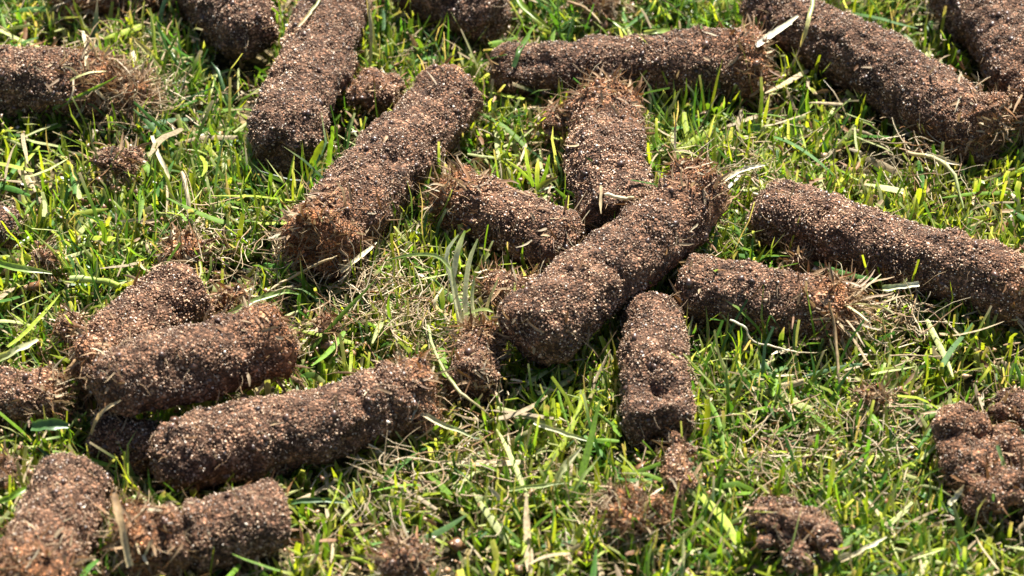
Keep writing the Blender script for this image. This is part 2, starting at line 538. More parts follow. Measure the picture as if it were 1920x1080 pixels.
    if notch:
        c, nr, depth = notch
        cw = a + t * (c[0] * Ln) + (n1 * math.cos(c[1]) + n2 * math.sin(c[1])) * r
        dist = np.linalg.norm((Pn - cw) + 0.25 * nr * noise(Pn.reshape(-1, 3), 0.004, sd + 15).reshape(len(S), nv)[..., None], axis=-1)
        k = np.clip(1 - dist / nr, 0, 1)
        Pn = Pn - rad[None] * (k ** 0.7 * depth * r)[..., None]
    V = Pn.reshape(-1, 3)
    V[:, 2] = np.maximum(V[:, 2], 0.0004)
    idx = np.arange(len(S) * nv).reshape(len(S), nv)
    nx = np.roll(idx, -1, 1)
    F = np.stack([idx[:-1], idx[1:], nx[1:], nx[:-1]], -1).reshape(-1, 4)[:, ::-1]
    m_ = (a + b) / 2
    origin = np.array((m_[0], m_[1], max(0.0, m_[2] - r)))
    root = thing('soil_core', label, 'soil core', origin, CORE_GROUP)
    # outward check
    tt = tri(F)
    ce = V[tt].mean(1); nn = np.cross(V[tt[:, 1]] - V[tt[:, 0]], V[tt[:, 2]] - V[tt[:, 0]])
    if np.sum(nn * (ce - m_)) < 0:
        F = F[:, ::-1]
    def along(P):
        return np.clip((P - a) @ t / Ln, 0, 1)

    def rust(P):
        q = along(P)
        return np.clip(rusty[0] * np.exp(-q * Ln / (0.75 * r)) + rusty[1] * np.exp(-(1 - q) * Ln / (0.75 * r)) + 0.05 * np.clip(noise(P, 0.007, sd + 30), 0, 1), 0, 1)

    def root_w(P):
        q = along(P)
        return np.clip(rooty[0] * np.exp(-q * Ln / (0.6 * r)) + rooty[1] * np.exp(-(1 - q) * Ln / (0.6 * r)) + 0.016, 0, 1)

    build('body', V, F, M_SOIL, root, C=np.repeat(rust(V)[:, None], 3, 1), smooth=True, origin=origin)
    dress(root, V, F, origin, rng, root_w, rust, density, hair, bright)
    for q, dv, cnt, sp, l0, l1 in extra or ():
        straw_parts(root, origin, a + ax * q + np.array((0, 0, r * 0.8)), norm(np.array(dv, float)), cnt, sp, l0, l1, r * 1.2, rng, wide=0.9)
    if straws[0]:
        straw_parts(root, origin, a, -t, straws[0], spread, *slen, r * taper[0], rng, wide=twide)
    if straws[1]:
        straw_parts(root, origin, b, t, straws[1], spread, *slen, r * taper[1], rng, wide=twide)
    CAPS.append((a + t * 0.35 * r, b - t * 0.35 * r, r * taper[0], r * taper[1]))
    return root


def soil_clod(label, c, size, lumps=1.0, rust=0.1, rootw=0.1, seed=0, flat=0.75, hair=70, bright=1.0, z=None, straws=0, name='soil_clod', cat='soil clod', stretch=(1, 1), rotdeg=0, chunks=0):
    """an irregular broken lump; size = width in photo pixels"""
    rng = np.random.default_rng(500 + seed)
    p = at(c[0], c[1], 0.006)
    r = size / 2 * px_size(p) * 0.93
    hz = r * flat
    z = max(hz * 0.8 + 0.0025, 0.0078) if z is None else z
    p = at(c[0], c[1], z)
    sd = seed * 13 + 300
    ca, sa = math.cos(math.radians(rotdeg)), math.sin(math.radians(rotdeg))

    def blob(pc, rc, fl, st, sdd):
        nu = max(12, int(math.pi * rc / 0.0006)); nv = 2 * nu
        ph = np.linspace(0.01, math.pi - 0.01, nu)[:, None]; th = (np.arange(nv) / nv * 2 * math.pi)[None]
        D = np.stack([np.sin(ph) * np.cos(th), np.sin(ph) * np.sin(th), np.cos(ph) + 0 * th], -1)
        E = D * np.array((st[0], st[1], fl))
        E = np.stack([E[..., 0] * ca - E[..., 1] * sa, E[..., 0] * sa + E[..., 1] * ca, E[..., 2]], -1)
        Q = (pc + E * rc).reshape(-1, 3)
        f = 1 + lumps * (0.30 * noise(Q, rc * 1.1, sdd) + 0.18 * noise(Q, rc * 0.5, sdd + 1)) + (0.00045 * noise(Q, 0.0026, sdd + 2) + 0.00030 * noise(Q, 0.0013, sdd + 3)) / rc
        V = pc + (E.reshape(-1, 3) * rc) * f[:, None]
        V[:, 2] = np.maximum(V[:, 2], 0.0005)
        idx = np.arange(nu * nv).reshape(nu, nv); nx = np.roll(idx, -1, 1)
        return V, np.stack([idx[:-1], idx[1:], nx[1:], nx[:-1]], -1).reshape(-1, 4), V

    bl = [blob(p, r * (0.6 if chunks >= 8 else 0.78 if chunks else 1), flat, stretch, sd)]
    for ch in range(chunks):
        an = ch / chunks * 6.283 + rng.uniform(-.4, .4)
        rc = r * rng.uniform(0.24, 0.46)
        off = np.array((math.cos(an) * stretch[0], math.sin(an) * stretch[1], 0)) * r * rng.uniform(.5, .85)
        off = np.array((off[0] * ca - off[1] * sa, off[0] * sa + off[1] * ca, rng.uniform(-.2, .55) * hz))
        bl.append(blob(p + off, rc, rng.uniform(.7, 1), (1, 1), sd + 20 + ch))
    V, F, _ = join(bl)
    origin = np.array((p[0], p[1], max(0, z - hz)))
    root = thing(name, label, cat, origin, 'broken clods of soil on the turf')
    build('body', V, F, M_SOIL, root, C=np.full((len(V), 3), min(1, rust)), smooth=True, origin=origin)
    dress(root, V, F, origin, rng, lambda P: np.full(len(P), rootw), lambda P: np.clip(rust + 0.3 * noise(P, 0.004, sd + 5), 0, 1), 1.0, hair, bright, flakes=int(160 * min(1, r / 0.008)))
    if straws:
        straw_parts(root, origin, p, np.array((0, 0, 1.0)), straws, 0.9, 0.004, 0.009, r, rng)
    CAPS.append((p - np.array((r * 0.3 * ca, r * 0.3 * sa, 0)), p + np.array((r * 0.3 * ca, r * 0.3 * sa, 0)), hz * 1.0, hz * 1.0))
    return root


# ------------------------------------------------------------------ the soil cores (photo pixels of the axis ends, thickness in pixels)
soil_core('dark soil core at the left edge, dry thatch tuft on its right end', (-70, 140), (215, 160), 138, ends=('round', 'flat'), taper=(1, 0.86), rusty=(0, .9), rooty=(0, 1), straws=(0, 40), spread=.8, slen=(.004, .012), seed=1, extra=[(.85, (.2, .1, .35), 26, .8, .004, .010)])
soil_core('rusty fibrous soil core end at the top left corner', (120, -5), (295, -25), 105, ends=('flat', 'flat'), rusty=(.9, .6), rooty=(.9, .5), straws=(8, 0), spread=.8, seed=2)
soil_core('short soil core at the top edge, its rounded tip pointing to lower right', (352, -55), (478, 82), 138, ends=('flat', 'dome'), seed=3, bright=1.1)
soil_core('long soil core leaning down left from the top edge, left of the pale clod', (650, -50), (530, 292), 150, rusty=(.5, 0), rooty=(.5, 0), taper=(.92, .96), ends=('round', 'dome'), seed=4, bright=1.08)
soil_core('long diagonal soil core with rusty rooted lower end, left of centre', (850, 168), (594, 472), 156, ends=('round', 'flat'), taper=(.9, 1.02), rusty=(.25, .9), rooty=(.1, 1), straws=(0, 14), spread=.7, seed=5, bright=1.08, slen=(.004, .009), extra=[(.93, (-.4, -.5, .1), 12, .8, .003, .008)])
soil_core('soil core cut off by the top edge, left of the long horizontal core', (765, -35), (935, 45), 122, ends=('flat', 'round'), taper=(1.05, .95), rusty=(.2, .1), seed=6)
soil_core('long horizontal soil core near the top, tapering to the left with frayed right end', (925, 134), (1428, 114), 132, ends=('round', 'flat'), taper=(.72, 1.03), bend=(0, .1), rusty=(0, .7), rooty=(.1, .9), straws=(0, 10), spread=.9, seed=7, slen=(.003, .007))
soil_core('long thick soil core sloping down right from the top, upper right area', (1425, 5), (1856, 252), 140, ends=('round', 'flat'), taper=(.95, 1), rusty=(.05, .35), rooty=(.1, .7), straws=(0, 6), spread=.8, seed=8, slen=(.003, .008))
soil_core('rooty soil core in the top right corner, cut off by the frame', (1800, -40), (1975, 215), 150, rusty=(.2, .5), rooty=(.3, .6), seed=9)
soil_core('upright-looking soil core with rusty fibrous top, behind the crossing core', (1126, 196), (1168, 424), 154, ends=('flat', 'round'), rusty=(.85, 0), rooty=(.9, 0), straws=(6, 0), spread=.9, slen=(.002, .005), seed=10)
soil_core('soil core with rusty left end tucked under the crossing core', (842, 368), (1075, 472), 128, ends=('flat', 'round'), rusty=(.95, .1), rooty=(1, .1), straws=(8, 0), spread=.8, slen=(.003, .007), seed=11)
soil_core('crossing soil core lying on top of the others at the centre', (1320, 352), (980, 638), 150, zA=.0165, zB=.0125, ends=('flat', 'round'), taper=(.92, 1.0), rusty=(.9, .1), rooty=(.9, .1), straws=(12, 0), spread=.8, slen=(.003, .009), cracks=((.4, .03),), seed=12, extra=[(.04, (.7, .3, .1), 14, .6, .004, .009)])
soil_core('soil core with a big dry straw tuft on its right end', (1275, 540), (1585, 590), 134, ends=('round', 'flat'), rusty=(.05, .9), rooty=(.1, 1), straws=(0, 70), spread=.42, slen=(.004, .016), seed=13, twide=1.1)
soil_core('long clean soil core sloping to the right edge, above the straw tufted one', (1416, 385), (1945, 556), 142, ends=('dome', 'round'), rusty=(.05, .4), rooty=(.05, .5), seed=14, notch=((.12, 1.9), .004, .25))
soil_core('soil core pointing at the viewer with a broken hollow near its lower end', (1213, 578), (1232, 800), 146, ends=('round', 'flat'), taper=(.9, 1.0), seed=15, notch=((.84, 1.45), .0064, .85), bright=1.12)
soil_core('pale soil core behind the topmost one of the left pile', (348, 545), (170, 715), 152, ends=('round', 'round'), rusty=(.1, .5), rooty=(.1, .4), seed=16, bright=1.12)
soil_core('topmost soil core of the left pile with rusty broken right end', (176, 724), (528, 640), 154, zA=.0180, zB=.0135, ends=('dome', 'flat'), rusty=(.15, .75), rooty=(.1, .5), seed=17, bright=1.02, taper=(.94, 1.02))
soil_core('long soil core in front of the left pile, sloping up right', (286, 872), (806, 736), 148, ends=('dome', 'flat'), rusty=(0, .45), rooty=(.05, .6), straws=(0, 5), spread=.9, slen=(.003, .006), cracks=((.72, .14), (.82, .18), (.9, .14)), seed=18)
soil_core('short cracked soil core at the bottom left, rusty at its left end', (242, 1026), (532, 966), 142, ends=('flat', 'flat'), rusty=(.9, .05), rooty=(.7, .05), cracks=((.2, .3), (.36, .28), (.52, .16)), straws=(4, 0), spread=.7, slen=(.004, .008), seed=19)
soil_core('soil core in the bottom left corner running out of the frame', (150, 890), (48, 1120), 164, ends=('round', 'flat'), rusty=(0, .7), rooty=(.05, .6), seed=20)
soil_core('soil core at the left edge beside the left pile', (-60, 735), (112, 748), 100, ends=('flat', 'round'), rusty=(0, .5), rooty=(0, .4), seed=21, bright=1.1)
soil_core('shaded soil core wedged beneath the left pile', (175, 815), (300, 850), 105, zA=.0055, zB=.0055, seed=22, rusty=(.2, .1))
soil_core('soil core end poking in at the left edge, half way up', (-60, 425), (32, 430), 82, ends=('flat', 'round'), seed=23, bright=.9)
soil_core('short pale soil core stub just left of the crossing core', (905, 545), (1010, 560), 84, ends=('round', 'round'), seed=24, bright=1.15, rusty=(.3, .1), rooty=(.3, .1))
soil_core('short broken soil core stub below the pale grass tuft', (910, 634), (882, 726), 104, ends=('flat', 'flat'), taper=(.85, 1), rusty=(.6, .1), rooty=(.7, .1), seed=25, bright=1.05)

# ------------------------------------------------------------------ broken clods
soil_clod('pale crumbly clod between two long cores near the top', (706, 176), 112, flat=.9, seed=1, chunks=5, rust=.15, bright=1.15)
soil_clod('rusty fibrous block broken off the right end of the left edge core', (240, 178), 112, seed=19, chunks=5, rust=.85, rootw=.9, flat=.8, hair=160, straws=14)
soil_clod('small dark clod in the grass below the thatch tuft at left', (218, 304), 92, seed=2, chunks=5, flat=.6, bright=.75, stretch=(1.15, .8), rotdeg=-35)
soil_clod('tiny round clod near the left edge above the pale stem', (86, 482), 42, seed=3, bright=1.0)
soil_clod('small round clod left of the pale pile core', (132, 614), 62, seed=4)
soil_clod('small rusty clod right of the pale pile core', (428, 566), 74, seed=5, chunks=4, rust=.45, rootw=.22, hair=30)
soil_clod('knobbly clod by itself at the bottom right', (1488, 1005), 160, seed=6, chunks=8, flat=.85, bright=1.0, lumps=1.8)
soil_clod('large ragged clod at the right edge', (1868, 872), 235, seed=7, chunks=15, flat=.55, lumps=1.5, rust=.2, rootw=.15, bright=1.05)
soil_clod('dark clod at the right edge just above the large ragged one', (1905, 765), 105, seed=8, chunks=6, flat=.6, lumps=1.3, bright=.9)
soil_clod('rusty fibrous clod below the hollowed core', (1190, 962), 118, seed=9, chunks=8, rust=.75, rootw=.6, lumps=1.3, bright=.9)
soil_clod('narrow crumbled piece trailing from the hollowed core', (1271, 876), 92, seed=10, chunks=6, flat=.55, stretch=(.66, 2.1), bright=1.15, lumps=.8, z=.0085)
soil_clod('soft clod at the bottom edge left of centre', (762, 1050), 108, seed=11, chunks=6, rust=.2, rootw=.2)
soil_clod('small clod beside the upright-looking core', (1036, 222), 54, seed=12, rust=.3)
soil_clod('crumbled clod at the lower left edge above the corner core', (8, 882), 74, seed=13, chunks=5, bright=1.0)
soil_clod('small clod in the gap right of the left pile', (612, 612), 56, seed=14, chunks=4, rust=.4, rootw=.22, hair=30, flat=.5)
soil_clod('tiny clod between the two right hand cores', (1492, 482), 32, seed=15)
soil_clod('small rusty clod in the turf right of the straw tuft', (1640, 742), 62, seed=16, chunks=5, rust=.6, rootw=.22, hair=30, flat=.45)
soil_clod('rusty litter clod at left below the white dead stem', (345, 462), 84, seed=17, chunks=5, rust=.7, rootw=.22, hair=30, flat=.45)
soil_clod('rusty root clump at the top edge above the horizontal core', (1130, 2), 60, seed=18, rust=.9, rootw=.9, flat=.5)

CA = np.array([c[0] for c in CAPS]); CB = np.array([c[1] for c in CAPS])
CRA = np.array([c[2] for c in CAPS]); CRB = np.array([c[3] for c in CAPS])


def cap_closest(P, i):
    """closest axis point and signed clearance of points P to capsule i"""
    ab = CB[i] - CA[i]
    q = np.clip(((P - CA[i]) @ ab) / max(ab @ ab, 1e-12), 0, 1)
    ctr = CA[i] + q[..., None] * ab
    rr = CRA[i] + (CRB[i] - CRA[i]) * q
    return ctr, rr


# ------------------------------------------------------------------ turf
GRASS = {
    'deep': np.array((0.055, 0.145, 0.018)), 'mid': np.array((0.128, 0.235, 0.020)), 'yellow': np.array((0.275, 0.345, 0.030)),
    'pale': np.array((0.40, 0.43, 0.17)), 'dead': np.array((0.40, 0.315, 0.19)), 'bluish': np.array((0.075, 0.155, 0.060))}
KEYS = list(GRASS)
GARR = np.array([GRASS[k] for k in KEYS])


def clear_of_soil(X, rng, keep_push=0.55, margin=0.0004):
    """push blade centre lines out of the soil bodies; returns the lines and a keep mask"""
    keep = np.ones(len(X), bool)
    L0 = np.linalg.norm(np.diff(X, axis=1), axis=-1).sum(1)
    for i in range(len(CAPS)):
        lo = np.minimum(CA[i], CB[i]) - max(CRA[i], CRB[i]) - 0.025
        hi = np.maximum(CA[i], CB[i]) + max(CRA[i], CRB[i]) + 0.025
        sel = np.where((X[:, 0, 0] > lo[0]) & (X[:, 0, 0] < hi[0]) & (X[:, 0, 1] > lo[1]) & (X[:, 0, 1] < hi[1]) & keep)[0]
        if not len(sel):
            continue
        P = X[sel]
        ctr, rr = cap_closest(P, i)
        dv = P - ctr
        ds = np.linalg.norm(dv, axis=-1)
        ins = ds < rr + margin
        hit = ins.any(1)
        # roots beneath the middle of a low body are crushed flat
        b2 = np.linalg.norm(dv[:, 0, :2], axis=-1)
        low = ctr[:, 0, 2] < rr[:, 0] * 1.6
        crushed = low & (b2 < rr[:, 0] * 0.62)
        drop = crushed | (hit & (rng.random(len(sel)) > keep_push))
        # horizontal push, with a little lift
        hv = dv.copy(); hv[..., 2] *= 0.35
        hv = norm(hv)
        need = np.clip(rr + margin - ds, 0, None)
        P2 = P + hv * (need * 1.25)[..., None] * ins[..., None]
        P2[:, 0] = P[:, 0]
        X[sel] = P2
        keep[sel[drop]] = False
    L1 = np.linalg.norm(np.diff(X, axis=1), axis=-1).sum(1)
    keep &= L1 < 1.45 * L0
    for i in range(len(CAPS)):          # anything still inside a body goes
        sel = np.where(keep)[0]
        P = X[sel][:, 1:]
        ctr, rr = cap_closest(P, i)
        bad = (np.linalg.norm(P - ctr, axis=-1) < rr * 0.93).any(1)
        keep[sel[bad]] = False
    return X, keep


def leaves(base, az, tilt, curv, length, width, colA, colB, tip, rng, S=5, blunt=None, twist=None):
    """S+1 point blades; colA base colour, colB mid colour, tip colour (N,3)"""
    n = len(base)
    s = np.linspace(0, 1, S + 1)
    dirh = np.stack([np.cos(az), np.sin(az), 0 * az], -1)
    X = np.zeros((n, S + 1, 3)); X[:, 0] = base
    for k in range(1, S + 1):
        ang = tilt + curv * s[k - 1] + (s[k] - s[k - 1]) * curv * 0.5
        X[:, k] = X[:, k - 1] + (dirh * np.sin(ang)[:, None] + np.array((0, 0, 1.0)) * np.cos(ang)[:, None]) * (length / S)[:, None]
    X += rng.normal(0, 1, X.shape) * (0.00028 * s)[None, :, None]
    X[:, 1:, 2] = np.maximum(X[:, 1:, 2], 0.0006)
    bl = blunt if blunt is not None else np.zeros(n)
    prof = np.interp(s, [0, .15, .5, .8, 1], [.62, .9, 1, .78, .06])
    profb = np.interp(s, [0, .15, .5, .8, 1], [.62, .9, 1, .97, .82])
    W = width[:, None] * (prof[None] * (1 - bl[:, None]) + profb[None] * bl[:, None]) * 0.5
    sd = np.stack([-np.sin(az), np.cos(az), 0 * az], -1)
    tw = twist if twist is not None else rng.normal(0, 0.5, n)
    a = tw[:, None] * (0.3 + s[None])
    side = sd[:, None] * np.cos(a)[..., None] + (dirh[:, None] * 0.4 + np.array((0, 0, 0.9))) * np.sin(a)[..., None]
    f1 = np.clip(s / 0.3, 0, 1)[None, :, None]; f2 = np.clip((s - 0.72) / 0.28, 0, 1)[None, :, None]
    C = colA[:, None] * (1 - f1) + colB[:, None] * f1
    C = C * (1 - f2) + tip[:, None] * f2
    return X, W, side, C


def turf(n_til, xr, yr, rng, S, fine=False):
    bx = rng.uniform(*xr, n_til); by = rng.uniform(*yr, n_til)
    base = np.stack([bx, by, 0 * bx], -1)
    dn = noise(base, 0.016, 41) * 0.6 + noise(base, 0.006, 42) * 0.4
    ok = rng.random(n_til) < np.clip(0.74 + 1.4 * dn, 0.08, 1)
    base = base[ok]
    base[:, 2] = ground_z(base) - 0.0003
    m = len(base)
    # stubby yellow turf towards the viewer, longer and deeper green at the back and left (patches with soft edges)
    lush = np.clip(0.45 + 2.6 * base[:, 1] - 2.2 * base[:, 0] + 0.55 * noise(base, 0.035, 43), 0, 1)
    per = rng.integers(3, 7, m)
    i = np.repeat(np.arange(m), per)
    n = len(i)
    b = base[i] + np.concatenate([rng.normal(0, 0.00045, (n, 2)), np.zeros((n, 1))], 1)
    lu = lush[i]
    taz = rng.uniform(0, 2 * math.pi, m)
    az = taz[i] + rng.normal(0, 0.9, n) + math.pi * (rng.random(n) < 0.35)
    ttilt = np.abs(rng.normal(0.16, 0.16, m) + 0.14 * lush)
    tilt = np.clip(ttilt[i] + np.abs(rng.normal(0.12, 0.25, n)), 0.0, 1.35)
    curv = rng.normal(0.30, 0.5, n) + 0.3 * lu
    length = rng.gamma(9, 1 / 9, n) * (0.0056 + 0.0040 * lu)
    width = rng.uniform(0.00065, 0.00140, n) * (1.06 - 0.22 * lu)
    if fine:
        width *= 0.55; length *= 1.15
    blunt = (rng.random(n) < 0.55 - 0.2 * lu).astype(float)
    pr_l = np.array([.33, .27, .13, .07, .12, .08]); pr_y = np.array([.07, .26, .40, .10, .16, .01])
    cum = np.cumsum(pr_l[None] * lu[:, None] + pr_y[None] * (1 - lu[:, None]), 1)
    k = (rng.random((n, 1)) > cum).sum(1).clip(0, 5)
    colB = GARR[k] * rng.uniform(0.75, 1.25, (n, 1))
    width = np.where(k == 4, width * 0.6, width); curv = np.where(k == 4, curv + rng.normal(0.5, 0.9, n), curv)
    colB = colB * rng.uniform(0.6, 1.2, m)[i][:, None]
    colA = colB * 0.6 + 0.4 * np.array((0.22, 0.22, 0.085)) * rng.uniform(.6, 1.1, (n, 1))
    dt = rng.random(n)
    tip = np.where((dt < 0.22)[:, None], GRASS['dead'] * rng.uniform(0.5, 1.1, (n, 1)), np.where((dt < 0.42)[:, None], GRASS['pale'], colB))
    X, W, sd, C = leaves(b, az, tilt, curv, length, width, colA, colB, tip, rng, S, blunt)
    X, keep = clear_of_soil(X, rng)
    if fine:
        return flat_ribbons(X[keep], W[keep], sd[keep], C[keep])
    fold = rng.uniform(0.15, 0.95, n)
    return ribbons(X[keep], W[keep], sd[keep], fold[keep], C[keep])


rg = np.random.default_rng(11)
inner = turf(10000, (-0.165, 0.165), (-0.135, 0.165), rg, 4)
ring = []
for xr, yr, cnt in (((-0.42, -0.165), (-0.36, 0.42), 2000), ((0.165, 0.42), (-0.36, 0.42), 2000), ((-0.165, 0.165), (0.165, 0.42), 1200), ((-0.165, 0.165), (-0.36, -0.135), 1000)):
    ring.append(turf(cnt, xr, yr, rg, 2))
ring.append(turf(15000, (-0.150, 0.150), (-0.120, 0.145), rg, 4, True))
V, F, C = join([inner] + ring)
o = build('grass', V, F, M_GRASS, C=C, smooth=True)
tag(o, 'short mown green turf growing between the soil cores', 'grass'); o['kind'] = 'stuff'


# loose clippings lying on the turf, green to straw coloured
def lying(n, lr, wr, zr, pk, rng, xr=(-0.15, 0.15), yr=(-0.125, 0.15), S=7, wig=0.16):
    b = np.stack([rng.uniform(*xr, n), rng.uniform(*yr, n), rng.uniform(*zr, n)], -1)
    az = rng.uniform(0, 2 * math.pi, n)
    D = np.stack([np.cos(az), np.sin(az), rng.normal(0, 0.22, n)], -1)
    ln = rng.uniform(*lr, n)
    X = fibre_lines(b, D, ln, rng, S, wig, 0.02)
    X[..., 2] = np.maximum(X[..., 2], 0.0008)
    X, keep = clear_of_soil(X, rng, 0.35)
    # no roots: the first point must be clear too
    for i in range(len(CAPS)):
        ctr, rr = cap_closest(X[:, 0], i)
        keep &= np.linalg.norm(X[:, 0] - ctr, axis=-1) > rr
    X = X[keep]; m = len(X)
    W = np.interp(np.linspace(0, 1, S), [0, .1, .6, 1], [.7, 1, .95, .25])[None] * rng.uniform(*wr, (m, 1)) * 0.5
    sd = norm(np.stack([-X[:, 1, 1] + X[:, 0, 1], X[:, 1, 0] - X[:, 0, 0], rng.normal(0, 0.0006, m)], -1))
    k = rng.choice(6, m, p=pk)
    c = GARR[k] * rng.uniform(0.7, 1.2, (m, 1))
    return ribbons(X, W, np.repeat(sd[:, None], S, 1), rng.uniform(0.1, 0.8, m), np.repeat(c[:, None], S, 1))


clip = join([lying(1000, (.007, .020), (.0008, .0017), (.0035, .0085), [.2, .25, .16, .2, .12, .07], rg), lying(1300, (.004, .012), (.0003, .0008), (.003, .0085), [0, .1, .1, .35, .45, 0], rg)])
o = build('grass_clippings', *clip[:2], M_CLIP, C=clip[2], smooth=True)
tag(o, 'loose grass clippings strewn over the turf', 'clippings'); o['kind'] = 'stuff'

# brown litter: fine dead fibres, flakes and crumbs between the blades
n = 5500
b = np.stack([rg.uniform(-.155, .155, n), rg.uniform(-.125, .15, n), rg.uniform(.0008, .0080, n)], -1)
brown = np.clip(0.55 + 0.9 * noise(b * np.array((1, 1, 0)), 0.02, 44), 0.12, 1)
b = b[rg.random(n) < brown]; n = len(b)
az = rg.uniform(0, 6.28, n)
X = fibre_lines(b, np.stack([np.cos(az), np.sin(az), rg.normal(0, .35, n)], -1), rg.uniform(.002, .009, n), rg, 6, 0.45, 0.02)
X[..., 2] = np.maximum(X[..., 2], .0006)
X, keep = clear_of_soil(X, rg, 0.2)
X = X[keep]; n = len(X)
Rr = np.linspace(1, .5, 6)[None] * rg.uniform(.00005, .00016, (n, 1))
Cr = TAN[rg.choice(4, n, p=[.35, .2, .1, .35])] * rg.uniform(.6, 1.2, (n, 1))
lt = [tubes(X, Rr, np.repeat(Cr[:, None], 6, 1))]
for cx, cy, cr_, cn in ((700, 540, 85, 260), (790, 600, 55, 160), (555, 470, 50, 120), (270, 195, 50, 140), (380, 455, 60, 150), (1700, 600, 50, 130), (1610, 790, 70, 80), (740, 900, 60, 70),
                        (1450, 850, 80, 90), (230, 60, 60, 120), (1730, 290, 60, 110), (1400, 330, 45, 90), (900, 880, 90, 80), (640, 500, 60, 120), (1160, 960, 60, 100)):
    gpos = np.stack([at(cx + dx_, cy + dy_, 0.006) for dx_, dy_ in rg.normal(0, cr_ * 0.6, (cn, 2))])
    gpos[:, 2] += rg.uniform(-.002, .003, cn)
    az = rg.uniform(0, 6.28, cn)
    X = fibre_lines(gpos, np.stack([np.cos(az), np.sin(az), rg.normal(0, .3, cn)], -1), rg.uniform(.003, .011, cn), rg, 7, 0.42, 0.02)
    X[..., 2] = np.maximum(X[..., 2], .001)
    X, keep = clear_of_soil(X, rg, 0.5)
    X = X[keep]; k_ = len(X)
    if k_:
        lt.append(tubes(X, np.linspace(1, .5, 7)[None] * rg.uniform(.00006, .00020, (k_, 1)), np.repeat((TAN[rg.choice(4, k_, p=[.4, .15, .05, .4])] * rg.uniform(.7, 1.2, (k_, 1)))[:, None], 7, 1)))
n = 11000
b = np.stack([rg.uniform(-.155, .155, n), rg.uniform(-.125, .15, n), rg.uniform(.001, .0078, n)], -1)
brown = np.clip(0.45 + 1.1 * noise(b * np.array((1, 1, 0)), 0.02, 44), 0.1, 1)
b = b[rg.random(n) < brown]; n = len(b)
X = fibre_lines(b, norm(rg.normal(size=(n, 3)) * np.array((1, 1, .5))), rg.uniform(.0015, .005, n), rg, 4, 0.4, 0.0)
X[..., 2] = np.maximum(X[..., 2], .0006)
X, keep = clear_of_soil(X, rg, 0.2); X = X[keep]; n = len(X)
lt.append(ribbons(X, np.array([.6, 1, .9, .3])[None] * rg.uniform(.00015, .0005, (n, 1)), np.repeat(norm(rg.normal(size=(n, 3)))[:, None], 4, 1), .4, np.repeat((TAN[rg.choice(4, n)] * rg.uniform(.5, 1.1, (n, 1)))[:, None], 4, 1)))
V, F, C = join(lt)
o = build('dead_litter', V, F, M_ROOT, C=C)
tag(o, 'fine brown dead litter and roots between the grass blades', 'litter'); o['kind'] = 'stuff'
n = 4000
b = np.stack([rg.uniform(-.16, .16, n), rg.uniform(-.13, .16, n), np.zeros(n)], -1)
b = b[rg.random(n) < np.clip(0.2 + 1.1 * noise(b, 0.013, 45), 0.03, 1)]
ci = rg.integers(0, len(CAPS), 9000)
qf = rg.random((9000, 1))
near = CA[ci] * (1 - qf) + CB[ci] * qf + rg.normal(0, 1, (9000, 3)) * (np.maximum(CRA[ci], CRB[ci])[:, None] * 1.1 + 0.002)
b = np.concatenate([b, near]); n = len(b)
R = np.clip(rg.lognormal(math.log(.00034), .55, n), .00015, .0016)
b[:, 2] = rg.uniform(.0005, .0072, n)
ok = np.ones(n, bool)
for i in range(len(CAPS)):
    ctr, rr = cap_closest(b, i)
    ok &= np.linalg.norm(b - ctr, axis=-1) > rr
b, R = b[ok], R[ok]; n = len(b)
V, F, C = grains(b, R, grain_col(n, rg, rg.random(n) * .4), rg, False)
o = build('soil_crumbs', V, F, M_GRAIN, C=C)
tag(o, 'fine soil crumbs sprinkled through the turf', 'soil crumbs'); o['kind'] = 'stuff'


# ------------------------------------------------------------------ single blades, stems and straws that stand out
def surface_hit(px, py, plane=0.0075):
    d = ray(px, py)
    best = (plane - CAMP[2]) / d[2]
    s = np.linspace(best * 0.88, best, 500)
    P = CAMP + d * s[:, None]
    for i in range(len(CAPS)):
        ctr, rr = cap_closest(P, i)
        ins = np.linalg.norm(P - ctr, axis=-1) < rr * 1.07 + 0.0002
        if ins.any():
            best = min(best, s[np.argmax(ins)])
    return CAMP + d * best


def spline(pts, n):
    pts = np.asarray(pts, float)
    q = np.concatenate([[2 * pts[0] - pts[1]], pts, [2 * pts[-1] - pts[-2]]])
    out = []
    for x in np.linspace(0, len(pts) - 1 - 1e-9, n):
        i = int(x); f = x - i
        p0, p1, p2, p3 = q[i:i + 4]
        out.append(0.5 * (2 * p1 + (p2 - p0) * f + (2 * p0 - 5 * p1 + 4 * p2 - p3) * f * f + (3 * p1 - p0 - 3 * p2 + p3) * f ** 3))
    return np.array(out)


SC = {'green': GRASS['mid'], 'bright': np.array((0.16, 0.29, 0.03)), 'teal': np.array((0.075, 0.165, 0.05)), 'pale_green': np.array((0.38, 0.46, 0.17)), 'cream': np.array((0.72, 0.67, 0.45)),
      'straw': np.array((0.50, 0.39, 0.21)), 'brown': np.array((0.27, 0.16, 0.07)), 'white': np.array((0.80, 0.77, 0.62)), 'yellow': GRASS['yellow']}


